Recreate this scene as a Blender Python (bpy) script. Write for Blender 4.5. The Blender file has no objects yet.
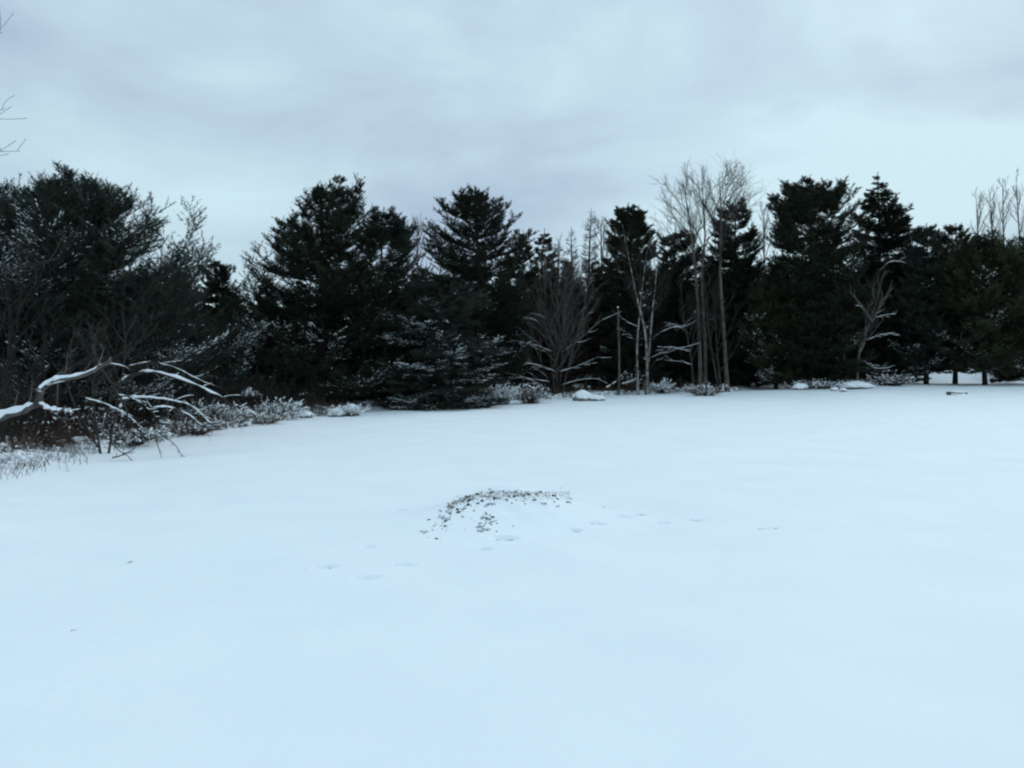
import bpy, math
import numpy as np

# ------------------------------------------------------------------ camera, world, sun, exposure
S = bpy.context.scene
F, HOR, CAMZ = 788.0, 372.0, 2.2          # focal length in pixels of a 1024 wide picture, row of the horizon, eye height
cd = bpy.data.cameras.new('camera'); cam = bpy.data.objects.new('camera', cd)
S.collection.objects.link(cam); S.camera = cam
cd.sensor_width = 36; cd.lens = 36 * F / 1024; cd.clip_start = 0.1; cd.clip_end = 3000
cd.shift_y = -(384 - HOR) / 1024
cam.location = (0, 0, CAMZ); cam.rotation_euler = (math.radians(90), 0, 0)

SUN_EL, SUN_ROT = math.radians(36), math.radians(32)
w = bpy.data.worlds.new('World'); S.world = w; w.use_nodes = True
nt = w.node_tree; nt.nodes.clear()
def N(t, **k):
    n = nt.nodes.new(t)
    for a, b in k.items(): setattr(n, a, b)
    return n
def L(a, b): nt.links.new(a, b)
def mth(op, a, b=None, c=None):
    n = N('ShaderNodeMath', operation=op)
    for i, v in enumerate((a, b, c)):
        if v is None: continue
        if isinstance(v, (int, float)): n.inputs[i].default_value = v
        else: L(v, n.inputs[i])
    return n.outputs[0]
out = N('ShaderNodeOutputWorld'); bg = N('ShaderNodeBackground'); L(bg.outputs[0], out.inputs[0])
bg.inputs[1].default_value = 0.1
sky = N('ShaderNodeTexSky', sky_type='NISHITA'); sky.sun_disc = False
sky.sun_elevation = SUN_EL; sky.sun_rotation = SUN_ROT
tc = N('ShaderNodeTexCoord')
mp = N('ShaderNodeMapping'); mp.inputs['Scale'].default_value = (1.0, 1.0, 2.1); mp.inputs['Location'].default_value = (3.1, 0.4, 1.7)
L(tc.outputs['Generated'], mp.inputs[0])
n1 = N('ShaderNodeTexNoise'); n1.inputs['Scale'].default_value = 2.6; n1.inputs['Detail'].default_value = 5; n1.inputs['Roughness'].default_value = 0.52
n1.inputs['Distortion'].default_value = 0.5
L(mp.outputs[0], n1.inputs['Vector'])
sep = N('ShaderNodeSeparateXYZ'); L(tc.outputs['Generated'], sep.inputs[0])
def blob(dx, dy, dz, power, amp):       # a broad brighter or darker part of the cloud deck
    v = N('ShaderNodeVectorMath', operation='DOT_PRODUCT'); L(tc.outputs['Generated'], v.inputs[0])
    l = math.sqrt(dx * dx + dy * dy + dz * dz); v.inputs[1].default_value = (dx / l, dy / l, dz / l)
    return mth('MULTIPLY', mth('POWER', mth('MAXIMUM', v.outputs['Value'], 0.0), power), amp)
def dirpx(x, y): return ((x - 512) / F, 1.0, (HOR - y) / F)
tot = mth('MULTIPLY', mth('SUBTRACT', n1.outputs['Fac'], 0.5), 2.7)
for (x, y, p, a) in ((860, 190, 26, 0.24), (560, 30, 90, 0.22), (235, 225, 160, 0.30), (430, 110, 30, -0.26),
                     (300, 190, 60, -0.14), (600, 215, 90, -0.10), (90, 70, 40, -0.12), (960, 60, 50, 0.10)):
    tot = mth('ADD', tot, blob(*dirpx(x, y), p, a))
fac = mth('ADD', tot, 0.52); fac.node.use_clamp = True
ramp = N('ShaderNodeValToRGB'); L(fac, ramp.inputs[0])
ramp.color_ramp.elements[0].position = 0.0; ramp.color_ramp.elements[0].color = (0.40, 0.515, 0.66, 1)
ramp.color_ramp.elements[1].position = 1.0; ramp.color_ramp.elements[1].color = (0.61, 0.81, 0.89, 1)
up = mth('MAXIMUM', sep.outputs['Z'], 0.0)
grad = mth('ADD', mth('MULTIPLY', mth('POWER', up, 2.0), 3.5), 10.05)      # overcast: the zenith is brighter than the rim
mul = N('ShaderNodeVectorMath', operation='SCALE'); L(ramp.outputs[0], mul.inputs[0]); L(grad, mul.inputs['Scale'])
mx = N('ShaderNodeMix', data_type='RGBA'); mx.inputs['Factor'].default_value = 0.95
L(sky.outputs[0], mx.inputs['A']); L(mul.outputs[0], mx.inputs['B']); L(mx.outputs['Result'], bg.inputs[0])

sl = bpy.data.lights.new('sun', 'SUN'); sl.energy = 0.72; sl.angle = math.radians(30); sl.color = (1.0, 0.97, 0.93)
sun = bpy.data.objects.new('sun', sl); S.collection.objects.link(sun)
sun.rotation_euler = (math.pi / 2 - SUN_EL, 0, math.pi - SUN_ROT); sun.location = (0, 0, 40)
S.view_settings.view_transform = 'Standard'; S.view_settings.look = 'None'
S.view_settings.exposure = 0.0; S.view_settings.gamma = 1.0; S.view_settings.use_curve_mapping = False
S.cycles.filter_width = 2.2
S.cycles.max_bounces = 5; S.cycles.diffuse_bounces = 2

# ------------------------------------------------------------------ helpers
rg = np.random.default_rng(7)
def link(o): S.collection.objects.link(o); return o
def build(name, parts, m, parent=None, smooth=True, loc=(0, 0, 0)):
    """parts: list of (verts (n,3), faces (k,3|4)) joined into ONE mesh object"""
    me = bpy.data.meshes.new(name)
    vs, li, ls, lt = [], [], [], []; off = 0; lo = 0
    for v, f in parts:
        if len(v) == 0 or len(f) == 0: continue
        v = np.asarray(v, np.float32); f = np.asarray(f, np.int64)
        vs.append(v); li.append((f + off).ravel()); n = f.shape[1]
        ls.append(lo + np.arange(len(f)) * n); lt.append(np.full(len(f), n)); off += len(v); lo += f.size
    if vs:
        vs = np.concatenate(vs); li = np.concatenate(li); ls = np.concatenate(ls)
        me.vertices.add(len(vs)); me.vertices.foreach_set('co', vs.ravel())
        me.loops.add(len(li)); me.loops.foreach_set('vertex_index', li.astype(np.int32))
        me.polygons.add(len(ls)); me.polygons.foreach_set('loop_start', ls.astype(np.int32))
        me.update(calc_edges=True)
        if smooth: me.polygons.foreach_set('use_smooth', np.ones(len(ls), bool))
    me.materials.append(m)
    o = link(bpy.data.objects.new(name, me)); o.location = loc
    if parent is not None: o.parent = parent
    return o
def thing(name, label, cat, loc, group=None):
    o = link(bpy.data.objects.new(name, None)); o.empty_display_size = 0.3
    o.location = loc; o['label'] = label; o['category'] = cat
    if group: o['group'] = group
    return o
def tag(o, label=None, cat=None, group=None, kind=None):
    for k, v in (('label', label), ('category', cat), ('group', group), ('kind', kind)):
        if v: o[k] = v
    return o
def norm(a): return a / np.maximum(np.linalg.norm(a, axis=-1, keepdims=True), 1e-9)
def unit(r, n):
    v = r.normal(size=(n, 3)); return norm(v)
def sstep(a, b, x):
    t = np.clip((x - a) / (b - a), 0, 1); return t * t * (3 - 2 * t)
def wob(x, y, z=0.0, s=0.0):             # cheap smooth noise, about -1..1
    return (np.sin(1.7 * x + 0.9 * y + 1.3 * z + s) + np.sin(-0.8 * x + 2.1 * y - 1.1 * z + 2.3 * s + 1) +
            np.sin(2.7 * x - 1.9 * y + 2.3 * z + 1.1 * s + 2) * 0.6 + np.sin(4.1 * x + 3.7 * y - 3.1 * z + 3 * s) * 0.4) / 3.0

def tubes(C, R, sides):
    """C (n,k,3) centre lines, R (n,k) radii -> verts, quad faces"""
    n, k, _ = C.shape
    if n == 0: return np.zeros((0, 3)), np.zeros((0, 4), int)
    T = np.empty_like(C); T[:, 1:-1] = C[:, 2:] - C[:, :-2]; T[:, 0] = C[:, 1] - C[:, 0]; T[:, -1] = C[:, -1] - C[:, -2]
    T = norm(T); D = norm(C[:, -1] - C[:, 0])
    ref = np.where(np.abs(D[:, 2:3]) > 0.75, np.array([[1.0, 0, 0]]), np.array([[0, 0, 1.0]]))[:, None, :]
    U = norm(np.cross(T, ref)); V = np.cross(U, T)
    a = np.arange(sides) / sides * 2 * math.pi
    P = C[:, :, None, :] + R[:, :, None, None] * (U[:, :, None, :] * np.cos(a)[None, None, :, None] + V[:, :, None, :] * np.sin(a)[None, None, :, None])
    i = np.arange(n)[:, None, None] * k * sides; j = np.arange(k - 1)[None, :, None] * sides; s = np.arange(sides)[None, None, :]; s2 = (s + 1) % sides
    f = np.stack(np.broadcast_arrays(i + j + s, i + j + s2, i + j + sides + s2, i + j + sides + s), -1).reshape(-1, 4)
    return P.reshape(-1, 3), f
def interp(C, t):                        # points and tangents at fractions t (n,m) of curves C (n,k,3)
    k = C.shape[1]; x = np.clip(t, 0, 0.9999) * (k - 1); i = x.astype(int); fr = (x - i)[..., None]
    idx = np.arange(C.shape[0])[:, None]
    a, b = C[idx, i], C[idx, i + 1]
    return a + (b - a) * fr, norm(b - a)
def spawn(r, C, m, t0, t1, ang, angj, upb, length, k, bend, jit, flat=0.0):
    """m children on every curve of C. length: (n,m) array. Returns curves (n*m,k,3), t"""
    n = C.shape[0]
    t = np.sort(t0 + (t1 - t0) * (np.arange(m)[None, :] + r.random((n, m))) / m, axis=1)
    p, T = interp(C, t)
    rnd = r.normal(size=(n, m, 3)); rnd[..., 2] *= (1 - flat)
    side = norm(np.cross(T, rnd)) if flat == 0 else norm(np.cross(T, np.array([0, 0, 1.0])) * np.where(r.random((n, m, 1)) < .5, 1, -1) + rnd * 0.25)
    a = ang + r.normal(size=(n, m, 1)) * angj
    d = norm(T * np.cos(a) + side * np.sin(a) + np.array([0, 0, 1.0]) * upb)
    s = np.linspace(0, 1, k)[None, None, :, None]; ln = length[..., None, None]
    wv = r.normal(size=(n, m, 1, 3)) * jit
    c = p[:, :, None, :] + d[:, :, None, :] * s * ln + np.array([0, 0, 1.0]) * bend * ln * s ** 2 + wv * ln * np.sin(s * 3.0) 
    return c.reshape(n * m, k, 3), t.reshape(-1)
OCT = np.array([[1, 0, 0], [0, 1, 0], [-1, 0, 0], [0, -1, 0], [0, 0, 1], [0, 0, -1]], float)
OCTF = np.array([[0, 1, 4], [1, 2, 4], [2, 3, 4], [3, 0, 4], [1, 0, 5], [2, 1, 5], [3, 2, 5], [0, 3, 5]])
_g = (1 + 5 ** .5) / 2
ICO = norm(np.array([[-1, _g, 0], [1, _g, 0], [-1, -_g, 0], [1, -_g, 0], [0, -1, _g], [0, 1, _g], [0, -1, -_g], [0, 1, -_g], [_g, 0, -1], [_g, 0, 1], [-_g, 0, -1], [-_g, 0, 1]]))
ICOF = np.array([[0, 11, 5], [0, 5, 1], [0, 1, 7], [0, 7, 10], [0, 10, 11], [1, 5, 9], [5, 11, 4], [11, 10, 2], [10, 7, 6], [7, 1, 8],
                 [3, 9, 4], [3, 4, 2], [3, 2, 6], [3, 6, 8], [3, 8, 9], [4, 9, 5], [2, 4, 11], [6, 2, 10], [8, 6, 7], [9, 8, 1]])
def lumps(r, P, T, a, b, c, rough=0.25, base=ICO, bf=ICOF):
    """little irregular bodies at P, long axis T (size a), width b, height c"""
    n = len(P)
    if n == 0: return np.zeros((0, 3)), np.zeros((0, 3), int)
    T = norm(T * np.array([1, 1, 0.6])); U = norm(np.cross(T, np.array([0, 0, 1.0]) + 1e-3)); V = np.cross(U, T)
    q = base[None] * (1 + r.normal(size=(n, len(base), 1)) * rough)
    v = P[:, None] + q[..., 0:1] * T[:, None] * a[:, None, None] + q[..., 1:2] * U[:, None] * b[:, None, None] + q[..., 2:3] * V[:, None] * c[:, None, None]
    return v.reshape(-1, 3), (np.arange(n)[:, None, None] * len(base) + bf[None]).reshape(-1, 3)
def icosphere(sub):
    v = [tuple(x) for x in ICO]; f = [tuple(x) for x in ICOF]
    for _ in range(sub):
        cache = {}; nf = []
        def mid(a, b):
            k = (min(a, b), max(a, b))
            if k not in cache:
                q = np.array(v[a]) + np.array(v[b]); v.append(tuple(q / np.linalg.norm(q))); cache[k] = len(v) - 1
            return cache[k]
        for a, b, c in f:
            x, y, z = mid(a, b), mid(b, c), mid(c, a); nf += [(a, x, z), (b, y, x), (c, z, y), (x, y, z)]
        f = nf
    return np.array(v), np.array(f)
ICO3, ICO3F = icosphere(3)
def needles(r, P, T, ln, wd, spread, upb=0.1):
    n = len(P); d = norm(T + unit(r, n) * spread + np.array([0, 0, 1.0]) * upb)
    wv = norm(np.cross(d, unit(r, n))) * (wd * (0.7 + 0.6 * r.random(n)))[:, None]
    l = ln * (0.65 + 0.6 * r.random(n))
    v = np.stack([P - wv * .5, P + wv * .5, P + d * l[:, None]], 1).reshape(-1, 3)
    return v, np.arange(3 * n).reshape(-1, 3)
def catmull(pts, k):
    pts = np.asarray(pts, float); p = np.vstack([2 * pts[0] - pts[1], pts, 2 * pts[-1] - pts[-2]])
    m = len(pts) - 1; t = np.linspace(0, m, k); i = np.minimum(t.astype(int), m - 1); u = (t - i)[:, None]
    a, b, c, d = p[i], p[i + 1], p[i + 2], p[i + 3]
    return 0.5 * (2 * b + (c - a) * u + (2 * a - 5 * b + 4 * c - d) * u ** 2 + (3 * b - a - 3 * c + d) * u ** 3)

# ------------------------------------------------------------------ terrain
EP = np.array([(-120, 478, 15.0), (0, 474, 15.8), (150, 445, 23.5), (250, 425, 32.5), (350, 413, 42.5), (450, 405, 50), (600, 396, 60), (730, 391, 63), (870, 384, 69), (1024, 383, 70), (1200, 383, 72)])
EU = (EP[:, 0] - 512) / F; EY = EP[:, 2]; EZ = CAMZ - (EP[:, 1] - HOR) / F * EP[:, 2]
def edge_y(u): return np.interp(u, EU, EY)
MX, MY = -0.12, 12.25
def mound_h(x, y):
    dx = (x - MX) / np.where(x < MX, 1.05, 1.25); dy = (y - MY) / np.where(y < MY, 1.25, 0.55)
    h = 0.38 * np.exp(-np.abs(dx) ** 2.6 - np.abs(dy) ** 2.2)
    return h * (1 + 0.10 * wob(x * 3, y * 3) + 0.05 * wob(x * 9, y * 9, 0, 2))
def ground0(x, y):
    x = np.asarray(x, float); y = np.asarray(y, float)
    ys = np.maximum(y, 8.0); u = x / ys
    ey = edge_y(u); ez = np.interp(u, EU, EZ)
    z = ez * sstep(0.35, 1.0, y / ey)
    e = y - ey
    z = z + sstep(0, 60, e) * 1.6 + sstep(0.40, 0.52, u) * sstep(2, 16, e) * 1.5 - sstep(0.42, .5, u) * sstep(0.5, 2.5, e) * 0.15
    z = z + sstep(-0.6, 1.2, e) * (0.10 + 0.13 * wob(x * 1.6, y * 1.6, 0, 1) + 0.07 * wob(x * 4.3, y * 4.1, 0, 3)) * (1 - 0.6 * sstep(.42, .5, u))
    z = z + 0.035 * wob(x * .35, y * .3) * sstep(3, 9, y) + 0.026 * wob(x * .9, y * .8, 0, 5) + 0.006 * wob(x * 3.1, y * 2.3, 0, 4)
    # low drift lines across the right of the field
    z = z + 0.02 * np.sin(y * 1.1 + 0.25 * x + wob(x * .5, y * .5)) * sstep(1, 4, x) * sstep(8, 12, y) * (1 - sstep(26, 34, y))
    return z
def hit(px, py, fn=None):                # where the sight line through a photo point meets the snow
    fn = fn or (lambda a, b: ground0(a, b) + np.maximum(mound_h(a, b), 0))
    ys = np.geomspace(4, 90, 3000); xs = (px - 512) / F * ys; zs = CAMZ - (py - HOR) / F * ys
    k = np.argmax(zs <= fn(xs, ys)); return xs[k], ys[k]
PRINTS = []                              # x, y, length, width, angle, depth
for px, py, a, b, an, d in ((325, 567, .13, .055, .25, .05), (367, 578, .15, .05, .3, .045), (404, 565, .12, .045, 0, .045), (368, 547, .08, .05, 0, .045),
                            (402, 510, .11, .07, 0, .05), (484, 549, .10, .05, .6, .04), (505, 538, .16, .06, -.2, .035), (622, 516, .16, .06, 0, .03),
                            (598, 523, .12, .05, .2, .03), (640, 514, .14, .06, 0, .025), (664, 522, .10, .05, 0, .025), (700, 520, .14, .05, 0, .02),
                            (768, 528, .16, .05, 0, .02), (610, 508, .10, .05, 0, .03), (575, 530, .09, .05, 0, .03), (128, 562, .05, .035, 1.1, .02), (75, 629, .05, .03, .1, .02)):
    x, y = hit(px, py); PRINTS.append((x, y, a, b, an, d * 1.35))
tk = np.random.default_rng(3)
for (x0, y0, x1, y1, n, am) in ((128, 580, 14, 752, 13, -.012), (112, 640, 60, 700, 3, -.012), (660, 650, 560, 690, 7, -.006), (560, 690, 470, 745, 6, -.006), (720, 660, 690, 610, 4, -.006),
                                (560, 560, 760, 545, 9, .012), (760, 530, 1010, 528, 9, .012)):
    for i in range(n):
        t = (i + .3 * tk.random()) / n
        x, y = hit(x0 + (x1 - x0) * t + tk.normal() * 3, y0 + (y1 - y0) * t + tk.normal() * 2)
        PRINTS.append((x, y, .06 + .04 * tk.random(), .03, tk.random() * 3, am))
def ground(x, y):
    z = ground0(x, y)
    for (a, b, l, wd, an, d) in PRINTS:
        dx, dy = x - a, y - b; c, s = math.cos(an), math.sin(an)
        q = ((dx * c + dy * s) / l) ** 2 + ((-dx * s + dy * c) / (wd * 1.5)) ** 2
        z = z - d * np.exp(-q ** 1.5) + 0.18 * d * np.exp(-(q - 2.2) ** 2)
    return z
def gz(x, y): return float(ground0(np.array(x), np.array(y)))

# ------------------------------------------------------------------ materials
def mat(name, c1, c2=None, scale=6.0, rough=0.85, bump=0.0, bscale=30.0, spec=0.2, detail=4, transl=0.0, stretch=(1, 1, 1), lo=0.35, hi=0.65, c3=None):
    m = bpy.data.materials.new(name); m.use_nodes = True; t = m.node_tree; b = t.nodes['Principled BSDF']
    b.inputs['Roughness'].default_value = rough; b.inputs['Specular IOR Level'].default_value = spec
    co = t.nodes.new('ShaderNodeTexCoord'); mp = t.nodes.new('ShaderNodeMapping'); mp.inputs['Scale'].default_value = stretch
    t.links.new(co.outputs['Object'], mp.inputs[0])
    if c2 is None: b.inputs['Base Color'].default_value = (*c1, 1)
    else:
        n = t.nodes.new('ShaderNodeTexNoise'); n.inputs['Scale'].default_value = scale; n.inputs['Detail'].default_value = detail
        r = t.nodes.new('ShaderNodeValToRGB'); e = r.color_ramp.elements
        e[0].position = lo; e[0].color = (*c1, 1); e[1].position = hi; e[1].color = (*c2, 1)
        if c3: q = e.new(min(hi + .15, 1)); q.color = (*c3, 1)
        t.links.new(mp.outputs[0], n.inputs['Vector']); t.links.new(n.outputs['Fac'], r.inputs[0]); t.links.new(r.outputs[0], b.inputs['Base Color'])
    if bump:
        n = t.nodes.new('ShaderNodeTexNoise'); n.inputs['Scale'].default_value = bscale; n.inputs['Detail'].default_value = 6
        u = t.nodes.new('ShaderNodeBump'); u.inputs['Strength'].default_value = bump; u.inputs['Distance'].default_value = 0.05
        t.links.new(mp.outputs[0], n.inputs['Vector']); t.links.new(n.outputs['Fac'], u.inputs['Height']); t.links.new(u.outputs[0], b.inputs['Normal'])
    return m
M = {
 'snow': mat('field_snow', (.81, .865, .91), (.85, .90, .935), 0.6, 0.7, 0.16, 9, 0.3, 8),
 'clump': mat('snow_clump', (.84, .88, .91), (.9, .93, .95), 4, 0.8, 0.3, 25),
 'pine': mat('pine_needles', (.007, .012, .007), (.031, .040, .021), 3.5, 0.8, detail=7, c3=(.048, .052, .026), lo=.38),
 'pine_blue': mat('blue_green_needles', (.010, .018, .014), (.040, .052, .036), 1.6, 0.75),
 'pine_olive': mat('olive_needles', (.014, .017, .008), (.046, .052, .025), 1.1, 0.75),
 'spruce': mat('spruce_needles', (.006, .009, .006), (.024, .027, .016), 1.5, 0.8),
 'larch': mat('larch_twigs', (.040, .026, .021), (.075, .052, .043), 2, 0.9),
 'bark': mat('pine_bark', (.012, .010, .009), (.035, .029, .025), 7, 0.95, 0.7, 14, stretch=(1, 1, .25)),
 'grey_bark': mat('grey_bark', (.055, .048, .042), (.13, .118, .105), 5, 0.9, 0.6, 18, stretch=(1, 1, .3)),
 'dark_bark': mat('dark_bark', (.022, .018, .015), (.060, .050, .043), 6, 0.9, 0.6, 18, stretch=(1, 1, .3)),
 'birch': mat('birch_bark', (.07, .062, .055), (.30, .285, .265), 3.5, 0.8, 0.4, 12, stretch=(1, 1, .6), lo=.42, hi=.58),
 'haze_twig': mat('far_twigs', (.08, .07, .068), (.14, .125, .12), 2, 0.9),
 'brush': mat('brown_brush', (.025, .017, .013), (.065, .045, .034), 2.5, 0.9),
 'red_brush': mat('red_brown_brush', (.032, .018, .015), (.075, .045, .036), 2.5, 0.9),
 'straw': mat('dry_grass', (.05, .04, .028), (.20, .16, .10), 4, 0.9),
 'soil': mat('soil', (.022, .020, .020), (.10, .085, .07), 12, 0.95, .5, 40),
 'weeds': mat('weed_stems', (.045, .030, .022), (.17, .12, .08), 1.5, 0.9),
 'slush': mat('slush', (.50, .52, .56), (.70, .73, .77), 9, 0.6, 0.4, 30),
 'moss': mat('mossy_soil', (.06, .055, .02), (.16, .13, .05), 14, 0.95),
 'rock': mat('rock', (.10, .09, .08), (.24, .22, .20), 4, 0.9, 0.6, 12),
 'wood': mat('old_wood', (.07, .055, .045), (.16, .13, .11), 5, 0.9, 0.4, 20, stretch=(.2, 1, 1)),
}

_t = M['snow'].node_tree; _g = _t.nodes.new('ShaderNodeNewGeometry')      # the mound's skin and the field share one pattern
for _n in list(_t.nodes):
    if _n.type == 'MAPPING': _t.links.new(_g.outputs['Position'], _n.inputs[0])
# ------------------------------------------------------------------ the snow field: one sheet out to the horizon
def lines(*segs):
    r = []
    for a, b, n in segs: r.append(np.linspace(a, b, n, endpoint=False))
    return np.concatenate(r)
def finer(a, b, step0, growth):
    r = [a]; s = step0
    while r[-1] < b: r.append(r[-1] + s); s *= growth
    return np.array(r)
xr = finer(2.6, 900, .05, 1.022); xl = -finer(4.2, 900, .05, 1.022)[::-1]
xs = np.concatenate([xl, np.arange(-4.15, 2.6, .04), xr])
yb = finer(13.5, 1200, .04, 1.012); yf = -finer(0, 60, .3, 1.2)[::-1]
ysn = np.concatenate([yf, np.arange(.25, 4, .25), np.arange(4, 6, .06), np.arange(6, 13.5, .04), yb])
X, Y = np.meshgrid(xs, ysn)
Z = ground(X, Y)
Z = Z - 0.06 * np.clip(mound_h(X, Y) / 0.06, 0, 1)         # the mound has its own snow skin
nx, ny = len(xs), len(ysn)
i = np.arange(ny - 1)[:, None] * nx + np.arange(nx - 1)[None, :]
f = np.stack([i, i + 1, i + nx + 1, i + nx], -1).reshape(-1, 4)
g = build('ground', [(np.stack([X, Y, Z], -1).reshape(-1, 3), f)], M['snow']); tag(g, kind='structure')

# ------------------------------------------------------------------ conifers
def make_conifer(name, label, cat, px, Y, base_py, outline, style='pine', mats=('pine', 'bark'), hb=None, seed=1, whorl=.5, nb=6, n2=12, n3=4, nn=9,
                 nl=.17, nw=.03, snow=0.0, group=None, up=None, top=None, leaders=(), snowh=1.0, depth=.85, elev=None, gap=0.0):
    """outline: (photo row, left edge, right edge) of the crown at distance Y -> real radii in metres"""
    r = np.random.default_rng(seed); k = Y / F
    bx = (px - 512) * k; bz = gz(bx, Y) if base_py is None else CAMZ - (base_py - HOR) * k
    bz = gz(bx, Y)
    o = np.array([(CAMZ + (HOR - a) * k - bz, (px - b) * k, (c - px) * k) for a, b, c in outline]); o = o[np.argsort(o[:, 0])]
    H = o[-1, 0]; h_low = o[0, 0] if hb is None else hb
    def rad(h, ph):
        l = np.interp(h, o[:, 0], o[:, 1]); q = np.interp(h, o[:, 0], o[:, 2]); c = np.cos(ph)
        s = (l + q) * .5 * depth
        return np.where(c > 0, q, l) * np.abs(c) ** 1.3 + s * (1 - np.abs(c) ** 1.3)
    # trunk
    kk = 14; t = np.linspace(0, 1, kk)
    lean = np.stack([r.normal() * .015 * H * np.sin(t * 3), r.normal() * .015 * H * np.sin(t * 2.5), t * H], -1)
    r0 = 0.011 * H + .04
    TR = [tubes(lean[None], (r0 * (1 - t) ** .8 + .012)[None] * (1 + .15 * (t[None] < .02)), 9)]
    trunks = [(lean, 0.0)]
    # whorls of boughs
    whorl *= 1.45; nb = int(nb * 1.65); hs = np.arange(h_low, H * .985, whorl * (H / 13) ** .3); hs = np.repeat(hs, nb) + r.normal(size=len(hs) * nb) * whorl * .22
    hs = np.clip(hs, h_low * .9, H * .985); hs = hs[r.random(len(hs)) > .35 * sstep(.6, .95, hs / H)]
    ph = r.random(len(hs)) * 2 * math.pi
    tt = hs / H
    if elev is None: elev = (-.12, .62) if style == 'pine' else ((-.25, .55) if style == 'spruce' else (.0, .8))
    el = elev[0] + (elev[1] - elev[0]) * tt ** 1.6 + r.normal(size=len(hs)) * .10
    Ln = rad(hs, ph)
    for _ in range(4): Ln = .5 * Ln + .5 * np.maximum(rad(np.minimum(hs + Ln * np.sin(el) * 1.05, H * .99), ph), .12) / np.maximum(np.cos(el), .35)
    Ln = np.minimum(Ln, np.maximum((H * 1.0 - hs) / np.maximum(np.sin(el), .2), .25) if style != 'x' else Ln)
    lob = 1 + (.16 if style == 'pine' else .08) * np.sin(3 * ph + hs * 1.5 + seed) + .08 * np.sin(7 * ph - hs * 2.2)
    Ln = Ln * lob * (.84 + .24 * r.random(len(hs)))
    if gap > 0:
        keep = r.random(len(hs)) > gap; hs, ph, el, Ln, tt = hs[keep], ph[keep], el[keep], Ln[keep], tt[keep]
    s = np.linspace(0, 1, 8)[None, :, None]
    p0 = np.stack([np.interp(hs, lean[:, 2], lean[:, 0]), np.interp(hs, lean[:, 2], lean[:, 1]), hs], -1)
    d = np.stack([np.cos(ph) * np.cos(el), np.sin(ph) * np.cos(el), np.sin(el)], -1)
    B1 = p0[:, None] + d[:, None] * s * Ln[:, None, None]
    B1[..., 2] += (Ln[:, None] * ((-.16 * np.sin(s[..., 0] * 2.6) + .20 * s[..., 0] ** 2.5) if style == 'pine' else (-.10 * np.sin(s[..., 0] * 2.8) + .05 * s[..., 0] ** 3)))
    B1 += (r.normal(size=(len(hs), 1, 3)) * .05 * np.sin(s * 4)) * Ln[:, None, None]
    B1[..., 2] = np.maximum(B1[..., 2], .15)
    B1[..., 2] -= np.maximum(B1[:, -1:, 2] - H * (.93 + .06 * r.random((len(hs), 1))), 0) * s[..., 0]
    for _ in range(4):                    # keep every bough tip inside the outline at its own height
        tz = np.clip(B1[:, -1, 2], 0, H); allow = np.maximum(rad(tz, ph), .12) * (.88 + .22 * np.random.default_rng(seed).random(len(hs)))
        hr = np.hypot(B1[:, -1, 0] - lean[0, 0], B1[:, -1, 1]); fc = np.clip(allow / np.maximum(hr, .05), .35, 1.0)
        B1 = B1[:, :1] + (B1 - B1[:, :1]) * fc[:, None, None]; Ln = Ln * fc
    # extra leaders standing on the top
    ex = []
    for (lx, ly_, fr) in leaders:          # photo column / row of a leader tip
        tip = np.array([(lx - px) * k, r.normal() * .5, CAMZ + (HOR - ly_) * k - bz - .15]); st = np.array([0, 0, tip[2] * fr])
        c = st + (tip - st) * (s[0] ** np.array([.7, .7, 1.25])); ex.append(c)
    if ex:
        ex = np.array(ex); lenx = np.linalg.norm(ex[:, -1] - ex[:, 0], axis=1)
        TR.append(tubes(ex, np.linspace(.06, .01, 8)[None].repeat(len(ex), 0), 6))
        E1, te = spawn(r, ex, 12, .25, .95, .8, .15, .15, (lenx[:, None] * .24 * np.ones((1, 12))) * (1 - .75 * np.linspace(0, 1, 12))[None] + .2, 8, .12, .03)
        B1 = np.concatenate([B1, E1, ex]); Ln = np.concatenate([Ln, np.linalg.norm(E1[:, -1] - E1[:, 0], axis=1), lenx * .6])
    TR.append(tubes(B1, (.006 + .011 * Ln[:, None] * (1 - .85 * s[..., 0])), 4))
    # side shoots
    fl = .6 if style == 'spruce' else .0
    n2 = int(n2 * 1.5)
    l2 = (Ln[:, None] * (.34 if style == 'pine' else .28)) * (1.05 - .55 * np.linspace(0, 1, n2))[None] * (.6 + .7 * r.random((len(Ln), n2))) + .12
    l2 = np.minimum(l2, 1.5 * (.6 + .5 * r.random(l2.shape)))
    B2, t2 = spawn(r, B1, n2, .22, 1.0, .85, .15, .10 if style == 'pine' else -.03, l2, 5, .10 if style == 'pine' else -.1, .025, flat=.8)
    bid = np.arange(len(Ln)).repeat(n2); kp = r.random(len(B2)) < np.clip(1.7 * (Ln / max(np.quantile(Ln, .9), 2.6)), .12, 1).repeat(n2); B2 = B2[kp]; bid = bid[kp]; l2 = l2.reshape(-1)[kp]
    TR.append(tubes(B2, np.linspace(.011, .004, 5)[None].repeat(len(B2), 0), 3))
    L2 = l2.reshape(-1)
    l3 = L2[:, None] * .42 * (.6 + .7 * r.random((len(L2), n3))) + .06
    B3, t3 = spawn(r, B2, n3, .2, 1.0, .7, .15, .12, l3, 3, .10, .03, flat=.7)
    if style == 'larch': NE = [tubes(B3, np.array([[.008, .006, .003]]).repeat(len(B3), 0) * nw / .03, 3)]
    else: NE = []
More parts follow.
